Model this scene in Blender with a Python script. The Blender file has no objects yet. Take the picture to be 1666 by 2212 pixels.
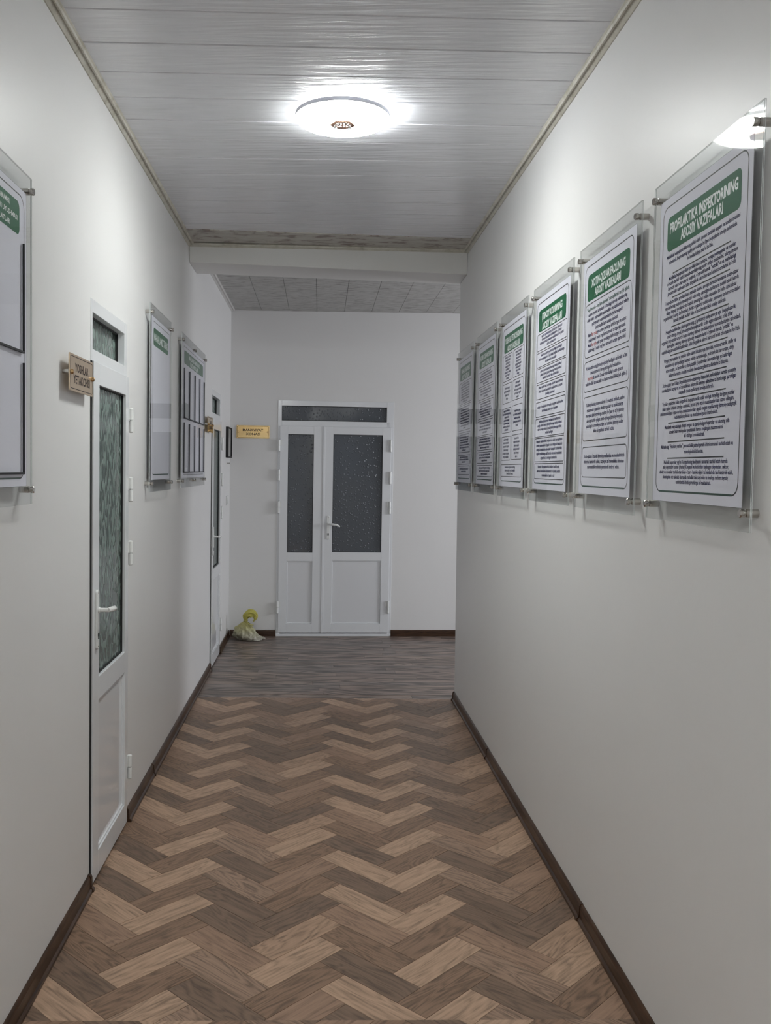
import bpy, bmesh, math, random
from mathutils import Matrix, Vector
random.seed(7)
SC = bpy.context.scene
COL = SC.collection
H = 1.55

# ------------------------------------------------------------------ camera
def make_camera():
    f, cx, cy = 1985.43, 750.44, 1105.35
    yaw, pit, rol = -0.03020383, 0.04577435, 0.01517227
    c, s = math.cos, math.sin
    Ry = Matrix(((c(yaw), 0, s(yaw)), (0, 1, 0), (-s(yaw), 0, c(yaw))))
    Rx = Matrix(((1, 0, 0), (0, c(pit), -s(pit)), (0, s(pit), c(pit))))
    Rz = Matrix(((c(rol), -s(rol), 0), (s(rol), c(rol), 0), (0, 0, 1)))
    R = Rz @ Rx @ Ry
    w = lambda r: Vector((r[0], r[2], -r[1]))
    right, up, back = w(R[0]), -w(R[1]), -w(R[2])
    cam = bpy.data.cameras.new('camera')
    cam.sensor_fit = 'HORIZONTAL'; cam.sensor_width = 36.0
    cam.lens = f / 1666 * 36.0
    cam.shift_x = (833 - cx) / 1666; cam.shift_y = (cy - 1106) / 1666
    cam.clip_start = 0.02; cam.clip_end = 60
    o = bpy.data.objects.new('camera', cam); COL.objects.link(o)
    m = Matrix.Identity(4)
    for i, v in enumerate((right, up, back)):
        for j in range(3): m[j][i] = v[j]
    m[2][3] = H
    o.matrix_world = m
    SC.camera = o
make_camera()

# ------------------------------------------------------------------ world, exposure, area lights
wd = bpy.data.worlds.new('world'); SC.world = wd; wd.use_nodes = True
wd.node_tree.nodes['Background'].inputs[0].default_value = (0.75, 0.85, 1.0, 1)
wd.node_tree.nodes['Background'].inputs[1].default_value = 0.6
SC.view_settings.view_transform = 'Standard'; SC.view_settings.look = 'None'
SC.view_settings.gamma = 1.0; SC.view_settings.use_curve_mapping = False
SC.view_settings.exposure = 0.97
LAMP_STRENGTH = 40.0      # front ceiling lamp
BACK_STRENGTH = 105.0      # unseen lamp added behind the photographer as ambient fill

def area(name, loc, target, sx, sy, power, color):
    l = bpy.data.lights.new(name, 'AREA'); l.shape = 'RECTANGLE'; l.size = sx; l.size_y = sy
    l.energy = power; l.color = color
    o = bpy.data.objects.new(name, l); COL.objects.link(o)
    o.location = loc
    o.rotation_euler = (Vector(target) - Vector(loc)).to_track_quat('-Z', 'Y').to_euler()
    return o
# daylight that comes in through the window at the end of the side corridor
area('window_daylight', (4.72, 7.25, 1.65), (0, 7.25, 1.4), 1.2, 1.25, 42, (0.93, 0.95, 1.0))

# ------------------------------------------------------------------ materials
def nt(name):
    m = bpy.data.materials.new(name); m.use_nodes = True
    t = m.node_tree; b = t.nodes['Principled BSDF']
    return m, t, b
def N(t, kind, **kw):
    n = t.nodes.new(kind)
    for k, v in kw.items():
        if k in n.inputs: n.inputs[k].default_value = v
        else: setattr(n, k, v)
    return n
def flat(name, col, rough=0.5, metal=0.0, spec=0.5, **kw):
    m, t, b = nt(name)
    b.inputs['Base Color'].default_value = (*col, 1)
    b.inputs['Roughness'].default_value = rough
    b.inputs['Metallic'].default_value = metal
    b.inputs['Specular IOR Level'].default_value = spec
    for k, v in kw.items(): b.inputs[k.replace('_', ' ')].default_value = v
    return m
def noise_bump(t, b, scale, strength, dist=0.002, coord='Object', vec_scale=None, detail=3.0):
    tc = N(t, 'ShaderNodeTexCoord'); src = tc.outputs[coord]
    if vec_scale:
        mp = N(t, 'ShaderNodeMapping'); mp.inputs['Scale'].default_value = vec_scale
        t.links.new(src, mp.inputs[0]); src = mp.outputs[0]
    n = N(t, 'ShaderNodeTexNoise', Scale=scale, Detail=detail); t.links.new(src, n.inputs['Vector'])
    bp = N(t, 'ShaderNodeBump', Strength=strength, Distance=dist)
    t.links.new(n.outputs[0], bp.inputs['Height']); t.links.new(bp.outputs[0], b.inputs['Normal'])
    return n, src, bp
def ramp(t, fac, stops):
    r = N(t, 'ShaderNodeValToRGB')
    while len(r.color_ramp.elements) < len(stops): r.color_ramp.elements.new(0.5)
    for e, (p, c) in zip(r.color_ramp.elements, stops): e.position = p; e.color = (*c, 1)
    t.links.new(fac, r.inputs[0]); return r

def wall_mat(name, col):
    m, t, b = nt(name); b.inputs['Roughness'].default_value = 0.42
    b.inputs['Specular IOR Level'].default_value = 0.35
    n, src, bp = noise_bump(t, b, 40, 0.12, 0.003)
    n2 = N(t, 'ShaderNodeTexNoise', Scale=1.3, Detail=4.0); t.links.new(src, n2.inputs['Vector'])
    r = ramp(t, n2.outputs[0], [(0.3, tuple(c * 0.975 for c in col)), (0.7, col)])
    t.links.new(r.outputs[0], b.inputs['Base Color'])
    return m
M_WALL = wall_mat('painted_plaster', (0.735, 0.732, 0.728))
M_BEAM = wall_mat('beam_plaster', (0.66, 0.655, 0.64))
M_CONC = flat('floor_bed', (0.05, 0.035, 0.028), 0.8)

def ceil_mat():
    m, t, b = nt('glossy_pvc_panel')
    b.inputs['Roughness'].default_value = 0.2
    b.inputs['Specular IOR Level'].default_value = 0.55
    tc = N(t, 'ShaderNodeTexCoord'); mp = N(t, 'ShaderNodeMapping'); mp.inputs['Scale'].default_value = (0.9, 4.0, 1)
    t.links.new(tc.outputs['Object'], mp.inputs[0])
    n = N(t, 'ShaderNodeTexNoise', Scale=5.0, Detail=5.0, Roughness=0.55, Distortion=0.8); t.links.new(mp.outputs[0], n.inputs['Vector'])
    bp = N(t, 'ShaderNodeBump', Strength=0.05, Distance=0.003)
    mp3 = N(t, 'ShaderNodeMapping'); mp3.inputs['Scale'].default_value = (3.2, 34.0, 1); t.links.new(tc.outputs['Object'], mp3.inputs[0])
    n3 = N(t, 'ShaderNodeTexNoise', Scale=1.0, Detail=2.0, Roughness=0.6); t.links.new(mp3.outputs[0], n3.inputs['Vector'])
    bp3 = N(t, 'ShaderNodeBump', Strength=0.5, Distance=0.0070); t.links.new(n3.outputs[0], bp3.inputs['Height'])
    t.links.new(bp3.outputs[0], bp.inputs['Normal'])
    t.links.new(n.outputs[0], bp.inputs['Height']); t.links.new(bp.outputs[0], b.inputs['Normal'])
    r = ramp(t, n.outputs[0], [(0.25, (0.69, 0.70, 0.735)), (0.6, (0.73, 0.74, 0.775))])
    t.links.new(r.outputs[0], b.inputs['Base Color'])
    r2 = ramp(t, n.outputs[0], [(0.3, (0.15,) * 3), (0.7, (0.22,) * 3)])
    t.links.new(r2.outputs[0], b.inputs['Roughness'])
    return m
M_CEIL = ceil_mat()
def mottled(name, dark, mid, light, scale, vs, rough=0.45, thr=(0.35, 0.5, 0.62), bump=0.3):
    m, t, b = nt(name); b.inputs['Roughness'].default_value = rough
    tc = N(t, 'ShaderNodeTexCoord'); mp = N(t, 'ShaderNodeMapping'); mp.inputs['Scale'].default_value = vs
    t.links.new(tc.outputs['Object'], mp.inputs[0])
    n = N(t, 'ShaderNodeTexNoise', Scale=scale, Detail=6.0, Roughness=0.6, Distortion=0.6); t.links.new(mp.outputs[0], n.inputs['Vector'])
    r = ramp(t, n.outputs[0], list(zip(thr, (dark, mid, light)))); t.links.new(r.outputs[0], b.inputs['Base Color'])
    bp = N(t, 'ShaderNodeBump', Strength=bump, Distance=0.002)
    t.links.new(n.outputs[0], bp.inputs['Height']); t.links.new(bp.outputs[0], b.inputs['Normal'])
    return m
M_FARCEIL = mottled('streaked_stone_pvc', (0.17, 0.16, 0.15), (0.36, 0.355, 0.34), (0.44, 0.44, 0.43), 5.0, (2.2, 9.0, 1), thr=(0.34, 0.47, 0.65))
M_STRIP = mottled('mottled_stone_strip', (0.24, 0.19, 0.165), (0.46, 0.435, 0.39), (0.52, 0.51, 0.46), 4.0, (2.4, 5.0, 1), thr=(0.38, 0.47, 0.62))
M_CROWN = mottled('beige_ceiling_moulding', (0.38, 0.36, 0.29), (0.52, 0.50, 0.43), (0.58, 0.56, 0.50), 14.0, (1, 1, 1), thr=(0.3, 0.5, 0.7), bump=0.1)
M_CROWNW = flat('white_ceiling_moulding', (0.55, 0.54, 0.53), 0.4)

def wood(name, c0, c1, c2, fig=0.0, rough=0.42, stops=(0.26, 0.42, 0.60)):
    """grain runs along U of the plank's own UVs (metres)"""
    m, t, b = nt(name); b.inputs['Roughness'].default_value = rough
    b.inputs['Specular IOR Level'].default_value = 0.35
    uv = N(t, 'ShaderNodeUVMap')
    mp = N(t, 'ShaderNodeMapping'); mp.inputs['Scale'].default_value = (6.0, 95.0, 1); t.links.new(uv.outputs[0], mp.inputs[0])
    n = N(t, 'ShaderNodeTexNoise', Scale=1.0, Detail=6.0, Roughness=0.7, Distortion=0.25 + .5 * fig); t.links.new(mp.outputs[0], n.inputs['Vector'])
    mp2 = N(t, 'ShaderNodeMapping'); mp2.inputs['Scale'].default_value = (2.2, 13.0, 1); t.links.new(uv.outputs[0], mp2.inputs[0])
    w = N(t, 'ShaderNodeTexNoise', Scale=1.0, Detail=2.0, Roughness=0.5, Distortion=0.6); t.links.new(mp2.outputs[0], w.inputs['Vector'])
    mul = N(t, 'ShaderNodeMath', operation='MULTIPLY'); mul.inputs[1].default_value = 9.0 + 4 * fig; t.links.new(w.outputs[0], mul.inputs[0])
    fr = N(t, 'ShaderNodeMath', operation='PINGPONG'); fr.inputs[1].default_value = 0.5; t.links.new(mul.outputs[0], fr.inputs[0])
    mix = N(t, 'ShaderNodeMix'); mix.data_type = 'FLOAT'; mix.inputs[0].default_value = 0.30 + 0.10 * fig
    t.links.new(n.outputs[0], mix.inputs[2]); t.links.new(fr.outputs[0], mix.inputs[3])
    r = ramp(t, mix.outputs[0], list(zip(stops, (c0, c1, c2)))); t.links.new(r.outputs[0], b.inputs['Base Color'])
    bp = N(t, 'ShaderNodeBump', Strength=0.25, Distance=0.0008); t.links.new(mix.outputs[0], bp.inputs['Height']); t.links.new(bp.outputs[0], b.inputs['Normal'])
    return m
def tri(c, k=1.0):
    c = (c[0] * k, c[1] * k, c[2] * k)
    return tuple(x * 0.46 for x in c), tuple(x * 0.92 for x in c), tuple(x * 1.16 for x in c)
W_LIGHT = wood('oak_light', *tri((0.436, 0.290, 0.201)))
W_LTAN = wood('oak_light_tan', *tri((0.390, 0.254, 0.174)), fig=0.5)
W_TAN = wood('oak_tan', *tri((0.312, 0.198, 0.137)))
W_SPOT = wood('oak_tan_streaked', *tri((0.319, 0.210, 0.149)), fig=1.0)
W_MID = wood('oak_brown', *tri((0.254, 0.160, 0.107)), fig=0.8)
W_DARK = wood('oak_dark', *tri((0.195, 0.129, 0.091)), fig=0.4)
def lam(c): return tuple(x * .30 for x in c), tuple(x * .95 for x in c), tuple(x * 1.22 for x in c)
W_GREY = [wood('laminate_' + n, *lam(c), rough=0.36, stops=(0.37, 0.455, 0.60)) for n, c in (('grey_brown', (0.262, 0.198, 0.168)), ('grey', (0.235, 0.190, 0.168)), ('warm', (0.280, 0.212, 0.176)))]
W_SKIRT = wood('dark_walnut_skirting', (0.018, 0.008, 0.004), (0.046, 0.022, 0.011), (0.075, 0.038, 0.02), rough=0.3)

M_PVC = flat('white_upvc', (0.73, 0.745, 0.765), 0.14, spec=0.5)
M_PVC2 = flat('white_upvc_panel', (0.70, 0.71, 0.73), 0.05, spec=0.5)
M_GASKET = flat('black_rubber', (0.008, 0.008, 0.009), 0.6)
M_WHITE = flat('white_plastic', (0.72, 0.73, 0.72), 0.3)
M_HINGE = flat('white_enamelled_hinge', (0.74, 0.75, 0.74), 0.22)
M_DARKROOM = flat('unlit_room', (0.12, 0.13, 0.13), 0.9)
def glass_pat(name, col, kind, trans=0.35):
    m, t, b = nt(name)
    b.inputs['Roughness'].default_value = 0.10; b.inputs['IOR'].default_value = 1.5
    b.inputs['Transmission Weight'].default_value = trans
    tc = N(t, 'ShaderNodeTexCoord'); mp = N(t, 'ShaderNodeMapping'); t.links.new(tc.outputs['Object'], mp.inputs[0])
    if kind == 'flute':
        mp.inputs['Scale'].default_value = (60, 27, 60)
        n = N(t, 'ShaderNodeTexNoise', Scale=1.0, Detail=0.0, Distortion=0.4); t.links.new(mp.outputs[0], n.inputs['Vector'])
        r = ramp(t, n.outputs[0], [(0.46, (0, 0, 0)), (0.62, (1, 1, 1))]); h = r.outputs[0]; st = 0.45
        cr = ramp(t, n.outputs[0], [(0.36, tuple(c * 0.72 for c in col)), (0.48, col), (0.64, tuple(c * 1.6 for c in col))])
        t.links.new(cr.outputs[0], b.inputs['Base Color'])
    else:
        mp.inputs['Scale'].default_value = (1, 1, 1)
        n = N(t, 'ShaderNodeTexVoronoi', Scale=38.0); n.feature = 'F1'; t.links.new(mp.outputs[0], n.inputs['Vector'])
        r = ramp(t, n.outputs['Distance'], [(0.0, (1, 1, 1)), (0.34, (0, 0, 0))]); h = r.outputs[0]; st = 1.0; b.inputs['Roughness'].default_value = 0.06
        cr = ramp(t, n.outputs['Distance'], [(0.10, tuple(c * 2.3 for c in col)), (0.24, col)]); t.links.new(cr.outputs[0], b.inputs['Base Color'])  # lamp glints on the pebbles, painted as lighter dots in the base colour
    bp = N(t, 'ShaderNodeBump', Strength=st, Distance=0.004 if kind == 'flute' else 0.005)
    t.links.new(h, bp.inputs['Height']); t.links.new(bp.outputs[0], b.inputs['Normal'])
    return m
M_GFLUTE = glass_pat('fluted_green_glass', (0.150, 0.195, 0.178), 'flute', .12)
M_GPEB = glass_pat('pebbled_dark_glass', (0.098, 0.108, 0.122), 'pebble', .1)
M_GSAT = flat('satin_green_glass', (0.13, 0.16, 0.15), 0.25, Transmission_Weight=0.2)

def acrylic(name, tint, k=1.0):
    m = bpy.data.materials.new(name); m.use_nodes = True; t = m.node_tree; t.nodes.clear()
    out = N(t, 'ShaderNodeOutputMaterial'); tr = N(t, 'ShaderNodeBsdfTransparent'); tr.inputs[0].default_value = (*tint, 1)
    gl = N(t, 'ShaderNodeBsdfGlossy'); gl.inputs['Roughness'].default_value = 0.03
    fr = N(t, 'ShaderNodeFresnel'); fr.inputs['IOR'].default_value = 1.2
    geo = N(t, 'ShaderNodeNewGeometry')
    # the fresnel of the entering face is used on both sides so the sheet stays clear
    sw = N(t, 'ShaderNodeMix'); sw.data_type = 'FLOAT'
    t.links.new(geo.outputs['Backfacing'], sw.inputs[0]); t.links.new(fr.outputs[0], sw.inputs[2]); sw.inputs[3].default_value = 0.0
    mx = N(t, 'ShaderNodeMixShader'); t.links.new(sw.outputs[0], mx.inputs[0]); t.links.new(tr.outputs[0], mx.inputs[1]); t.links.new(gl.outputs[0], mx.inputs[2])
    t.links.new(mx.outputs[0], out.inputs[0]); return m
M_ACR = acrylic('clear_acrylic', (0.975, 0.98, 0.98))
M_ACRB = acrylic('clear_acrylic_back', (0.965, 0.97, 0.97))
M_EDGE = flat('polished_acrylic_edge', (0.55, 0.58, 0.58), 0.2)
M_PAPER = flat('printed_paper', (0.76, 0.755, 0.84), 0.6, spec=.25)
M_INK = flat('navy_print', (0.012, 0.013, 0.085), 0.7, spec=.2)
M_BLACK = flat('black_print', (0.008, 0.009, 0.013), 0.6)
M_GREEN = flat('green_print', (0.002, 0.115, 0.045), 0.6, spec=.2)
M_DGREEN = flat('dark_green_line', (0.004, 0.05, 0.03), 0.5)
M_TGREEN = flat('green_lettering', (0.01, 0.09, 0.07), 0.5)
M_RED = flat('red_print', (0.45, 0.02, 0.015), 0.5)
M_WPRINT = flat('white_print', (0.80, 0.86, 0.84), 0.5)
M_STEEL = flat('chrome_standoff', (0.52, 0.50, 0.47), 0.13, metal=1.0)
M_GOLD = flat('gold_mirror_plate', (0.62, 0.43, 0.20), 0.10, metal=1.0)
M_GOLDM = flat('champagne_gold_plate', (0.62, 0.49, 0.35), 0.28, metal=0.75)
M_GOLDP = flat('gold_cap', (0.55, 0.38, 0.2), 0.15, metal=1.0)
M_SIGNINK = flat('sign_lettering', (0.02, 0.006, 0.003), 0.5)
M_MIRROR = flat('dark_mirror_glass', (0.30, 0.29, 0.29), 0.04, metal=1.0)
M_RING = flat('grey_lamp_rim', (0.42, 0.42, 0.45), 0.35)
def emis(name, col, s):
    m = bpy.data.materials.new(name); m.use_nodes = True; t = m.node_tree; t.nodes.clear()
    out = N(t, 'ShaderNodeOutputMaterial'); e = N(t, 'ShaderNodeEmission'); e.inputs[0].default_value = (*col, 1); e.inputs[1].default_value = s
    t.links.new(e.outputs[0], out.inputs[0]); return m
M_LAMP = emis('lit_diffuser', (0.97, 1.0, 0.965), LAMP_STRENGTH)
M_HALO = emis('added_halo_glow', (0.93, 0.97, 1.0), LAMP_STRENGTH * 3.6)
M_LAMP2 = emis('rear_fill_diffuser', (0.97, 1.0, 0.975), BACK_STRENGTH)  # diffuser of the added fill lamp
M_CRYSTAL = flat('pink_gold_crystal', (0.62, 0.36, 0.26), 0.12, metal=0.6)
def bag_mat():
    m, t, b = nt('thin_yellow_plastic'); b.inputs['Roughness'].default_value = 0.25
    b.inputs['Transmission Weight'].default_value = 0.15
    b.inputs['Subsurface Weight'].default_value = 0.0
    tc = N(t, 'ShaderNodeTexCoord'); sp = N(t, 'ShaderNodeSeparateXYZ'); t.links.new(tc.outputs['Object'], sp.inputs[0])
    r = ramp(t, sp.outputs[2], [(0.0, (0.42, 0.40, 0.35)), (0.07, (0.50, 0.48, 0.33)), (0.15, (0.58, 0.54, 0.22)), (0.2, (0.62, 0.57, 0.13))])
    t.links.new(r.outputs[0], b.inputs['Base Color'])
    n = N(t, 'ShaderNodeTexNoise', Scale=28.0, Detail=4.0, Distortion=1.5); t.links.new(tc.outputs['Object'], n.inputs['Vector'])
    bp = N(t, 'ShaderNodeBump', Strength=0.9, Distance=0.01); t.links.new(n.outputs[0], bp.inputs['Height']); t.links.new(bp.outputs[0], b.inputs['Normal'])
    return m
M_BAG = bag_mat()

# ------------------------------------------------------------------ mesh helpers
class MB:
    def __init__(self): self.v = []; self.f = []; self.m = []; self.uv = None
    def box(self, x0, x1, y0, y1, z0, z1, mi=0):
        n = len(self.v)
        self.v += [(x0, y0, z0), (x1, y0, z0), (x1, y1, z0), (x0, y1, z0), (x0, y0, z1), (x1, y0, z1), (x1, y1, z1), (x0, y1, z1)]
        for q in ((3, 2, 1, 0), (4, 5, 6, 7), (0, 1, 5, 4), (1, 2, 6, 5), (2, 3, 7, 6), (3, 0, 4, 7)):
            self.f.append(tuple(n + i for i in q)); self.m.append(mi)
        return self
    def prism(self, poly, z0, z1, mi=0, zf=None):
        """poly counter-clockwise in xy, extruded in z; zf(x, y) adds a slope"""
        n = len(self.v); k = len(poly); zf = zf or (lambda x, y: 0.0)
        self.v += [(x, y, z0 + zf(x, y)) for x, y in poly] + [(x, y, z1 + zf(x, y)) for x, y in poly]
        self.f.append(tuple(n + i for i in reversed(range(k)))); self.m.append(mi)
        self.f.append(tuple(n + k + i for i in range(k))); self.m.append(mi)
        for i in range(k):
            j = (i + 1) % k; self.f.append((n + i, n + j, n + k + j, n + k + i)); self.m.append(mi)
        return self
    def hexa(self, pts, mi=0):
        """8 points: bottom 4 ccw, top 4 ccw"""
        n = len(self.v); self.v += [tuple(p) for p in pts]
        for q in ((3, 2, 1, 0), (4, 5, 6, 7), (0, 1, 5, 4), (1, 2, 6, 5), (2, 3, 7, 6), (3, 0, 4, 7)):
            self.f.append(tuple(n + i for i in q)); self.m.append(mi)
        return self
    def lathe(self, prof, seg=24, axis='z', c=(0, 0, 0), mi=0, smooth=True):
        """prof: list of (r, h)"""
        n = len(self.v)
        def put(r, h, a):
            x, y = r * math.cos(a), r * math.sin(a)
            p = {'z': (x, y, h), 'y': (y, h, x), 'x': (h, x, y)}[axis]
            return tuple(p[i] + c[i] for i in range(3))
        for r, h in prof:
            for i in range(seg): self.v.append(put(max(r, 1e-5), h, 2 * math.pi * i / seg))
        for k in range(len(prof) - 1):
            for i in range(seg):
                j = (i + 1) % seg
                self.f.append((n + k * seg + i, n + k * seg + j, n + (k + 1) * seg + j, n + (k + 1) * seg + i)); self.m.append(mi)
        self.f.append(tuple(n + i for i in reversed(range(seg)))); self.m.append(mi)
        self.f.append(tuple(n + (len(prof) - 1) * seg + i for i in range(seg))); self.m.append(mi)
        return self
    def ring(self, x0, x1, y0, y1, wl, wr, wb, wt, z0, z1, mi=0):
        """rectangular frame in xy with four separate widths"""
        o = [(x0, y0), (x1, y0), (x1, y1), (x0, y1)]; i = [(x0 + wl, y0 + wb), (x1 - wr, y0 + wb), (x1 - wr, y1 - wt), (x0 + wl, y1 - wt)]
        n = len(self.v)
        self.v += [(x, y, z) for z in (z0, z1) for x, y in o + i]
        for a in range(4):
            b = (a + 1) % 4
            self.f += [(n + 8 + a, n + 8 + b, n + 12 + b, n + 12 + a), (n + b, n + a, n + 4 + a, n + 4 + b),
                       (n + a, n + b, n + 8 + b, n + 8 + a), (n + 4 + b, n + 4 + a, n + 12 + a, n + 12 + b)]
            self.m += [mi] * 4
        return self
    def stroke(self, pts, w, z, mi=0, closed=False):
        """flat printed line of width w along a polyline (thickness 0.1 mm), clean mitres"""
        k = len(pts); L = []; R = []
        for i in range(k):
            if closed or 0 < i < k - 1: a, b = Vector(pts[(i - 1) % k]), Vector(pts[(i + 1) % k])
            elif i == 0: a, b = Vector(pts[0]), Vector(pts[1])
            else: a, b = Vector(pts[-2]), Vector(pts[-1])
            d = (b - a).normalized(); nn = Vector((-d.y, d.x)) * (w / 2); p = Vector(pts[i])
            L.append(p + nn); R.append(p - nn)
        n = len(self.v)
        for p in L: self.v.append((p.x, p.y, z))
        for p in R: self.v.append((p.x, p.y, z))
        for i in range(k if closed else k - 1):
            j = (i + 1) % k; self.f.append((n + k + i, n + k + j, n + j, n + i)); self.m.append(mi)
        return self
    def poly(self, pts, z, mi=0):
        n = len(self.v); self.v += [(x, y, z) for x, y in pts]; self.f.append(tuple(range(n, n + len(pts)))); self.m.append(mi); return self
    def tube(self, pts, rad, seg=8, mi=0):
        n = len(self.v); k = len(pts)
        rr = rad if isinstance(rad, (list, tuple)) else [rad] * k
        ref = Vector((0, 0, 1))
        for i in range(k):
            a = Vector(pts[max(i - 1, 0)]); b = Vector(pts[min(i + 1, k - 1)]); d = (b - a).normalized()
            if abs(d.dot(ref)) > 0.95: ref = Vector((0, 1, 0))
            u = d.cross(ref).normalized(); v = d.cross(u).normalized()
            for s in range(seg):
                an = 2 * math.pi * s / seg; p = Vector(pts[i]) + (u * math.cos(an) + v * math.sin(an)) * rr[i]; self.v.append(tuple(p))
        for i in range(k - 1):
            for s in range(seg):
                t2 = (s + 1) % seg; self.f.append((n + i * seg + s, n + i * seg + t2, n + (i + 1) * seg + t2, n + (i + 1) * seg + s)); self.m.append(mi)
        self.f.append(tuple(n + s for s in reversed(range(seg)))); self.m.append(mi)
        self.f.append(tuple(n + (k - 1) * seg + s for s in range(seg))); self.m.append(mi)
        return self
    def build(self, name, mats, parent=None, smooth=False, bevel=0.0, mw=None, fix=True):
        me = bpy.data.meshes.new(name); me.from_pydata(self.v, [], self.f)
        if not isinstance(mats, (list, tuple)): mats = [mats]
        for m in mats: me.materials.append(m)
        me.polygons.foreach_set('material_index', self.m)
        if self.uv:
            l = me.uv_layers.new(name='UVMap')
            for p in me.polygons:
                for li in p.loop_indices:
                    l.data[li].uv = self.uv(me.vertices[me.loops[li].vertex_index].co, p.index)
        if fix:
            bm = bmesh.new(); bm.from_mesh(me); bmesh.ops.recalc_face_normals(bm, faces=bm.faces); bm.to_mesh(me); bm.free()
        if smooth:
            me.polygons.foreach_set('use_smooth', [True] * len(me.polygons))
            try: me.set_sharp_from_angle(angle=math.radians(40))
            except Exception: pass
        o = bpy.data.objects.new(name, me); COL.objects.link(o)
        if parent is not None: o.parent = parent
        if mw is not None: o.matrix_world = mw
        if bevel:
            bv = o.modifiers.new('bevel', 'BEVEL'); bv.width = bevel; bv.segments = 2; bv.limit_method = 'ANGLE'
        return o
def tag(o, label=None, cat=None, group=None, kind=None):
    if label: o['label'] = label
    if cat: o['category'] = cat
    if group: o['group'] = group
    if kind: o['kind'] = kind
    return o
def empty(name, mw): 
    o = bpy.data.objects.new(name, None); o.empty_display_size = 0.1; COL.objects.link(o); o.matrix_world = mw; return o
def frame_left(y, z, x=-0.825):    # local x -> +Y, local y -> up, local z -> out of the left wall
    return Matrix(((0, 0, 1, x), (1, 0, 0, y), (0, 1, 0, z), (0, 0, 0, 1)))
def frame_right(y, z, x=0.93):     # local x -> -Y, local y -> up, local z -> out of the right wall
    return Matrix(((0, 0, -1, x), (-1, 0, 0, y), (0, 1, 0, z), (0, 0, 0, 1)))
FK = 0.0535; FY = 8.486; FTH = math.atan(FK)
def frame_far(s, z):               # along the far wall, s measured from X = 0
    return Matrix.Translation((s * math.cos(FTH), FY + s * math.sin(FTH), z)) @ Matrix(((math.cos(FTH), 0, math.sin(FTH), 0), (math.sin(FTH), 0, -math.cos(FTH), 0), (0, 1, 0, 0), (0, 0, 0, 1)))
def rrect(x0, x1, y0, y1, r, n=6, corners=(1, 1, 1, 1)):
    """corners: bl, br, tr, tl"""
    out = []
    for (cx, cy, a0, on, px, py) in ((x0 + r, y0 + r, 180, corners[0], x0, y0), (x1 - r, y0 + r, 270, corners[1], x1, y0),
                                    (x1 - r, y1 - r, 0, corners[2], x1, y1), (x0 + r, y1 - r, 90, corners[3], x0, y1)):
        if on:
            for i in range(n + 1):
                a = math.radians(a0 + 90 * i / n); out.append((cx + r * math.cos(a), cy + r * math.sin(a)))
        else: out.append((px, py))
    return out

# ------------------------------------------------------------------ shell
XL, XR = -0.825, 0.93
YB = -3.9                                   # back end of the corridor
YSEAM = 6.17
def lerp(a, b, t): return a + (b - a) * t
def tX(x): return (x - XL) / (XR - XL)
# left wall with two door openings
D1, D2 = 3.326, 6.99                        # near edges of the two left doors
DW, DH = 0.612, 2.147
m = MB()
T = 0.14
ys = [YB, D1, D1 + DW, D2, D2 + DW, 8.62]
m.box(XL - T, XL, ys[0], ys[1], 0, 3.12); m.box(XL - T, XL, ys[1], ys[2], DH, 3.12)
m.box(XL - T, XL, ys[2], ys[3], 0, 3.12); m.box(XL - T, XL, ys[3], ys[4], DH, 3.12); m.box(XL - T, XL, ys[4], ys[5], 0, 3.12)
tag(m.build('wall_left', M_WALL), kind='structure')
# right wall, ends at the side corridor
m = MB()
m.hexa([(XR, YB, 0), (XR + T, YB, 0), (XR + T, 6.14, 0), (XR, 6.14, 0), (XR, YB, 3.12), (XR + T, YB, 3.12), (XR + T, 6.262, 3.12), (XR, 6.262, 3.12)])
tag(m.build('wall_right', M_WALL, bevel=0.006), kind='structure')
m = MB(); m.box(XR + T, 5.0, 5.95, 6.08, 0, 3.12)
tag(m.build('wall_side_corridor', M_WALL), kind='structure')
# far wall with the double door opening (built in its own rotated frame)
FM = frame_far(0, 0)
DX0, DX1, DHF = -0.392, 0.678, 2.176
m = MB()
m.box(-0.98, DX0, 0, 3.12, -T, 0); m.box(DX1, 5.2, 0, 3.12, -T, 0); m.box(DX0, DX1, DHF, 3.12, -T, 0)
tag(m.build('wall_far', M_WALL, mw=FM), kind='structure')
# end of the side corridor with its window
m = MB(); xe = 4.85
m.box(xe, xe + .15, 5.95, 8.8, 0, 0.95); m.box(xe, xe + .15, 5.95, 8.8, 2.35, 3.12)
m.box(xe, xe + .15, 5.95, 6.6, 0.95, 2.35); m.box(xe, xe + .15, 7.9, 8.8, 0.95, 2.35)
tag(m.build('wall_side_end', M_WALL), kind='structure')
m = MB()
m.box(XL - T, -0.5, YB - .15, YB, 0, 3.12); m.box(0.6, XR + T, YB - .15, YB, 0, 3.12)
m.box(-0.5, 0.6, YB - .15, YB, 0, 0.9); m.box(-0.5, 0.6, YB - .15, YB, 2.3, 3.12)
tag(m.build('wall_back', M_WALL), kind='structure')
def window(name, mw, w, h):
    e = empty(name, mw); tag(e, kind='structure')
    f = MB().ring(-w / 2, w / 2, 0, h, .06, .06, .06, .06, -.05, .01).box(-.03, .03, .06, h - .06, -.05, .01).build('window_frame', M_PVC, e, bevel=.002)
    for s in (-1, 1):
        x0, x1 = (-w / 2 + .06, -.03) if s < 0 else (.03, w / 2 - .06)
        MB().box(x0, x1, .06, h - .06, -.024, -.018).build('pane', M_ACR, e)
window('window_1', Matrix(((0, 0, -1, xe), (-1, 0, 0, 7.25), (0, 1, 0, .95), (0, 0, 0, 1))), 1.3, 1.4)
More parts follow.
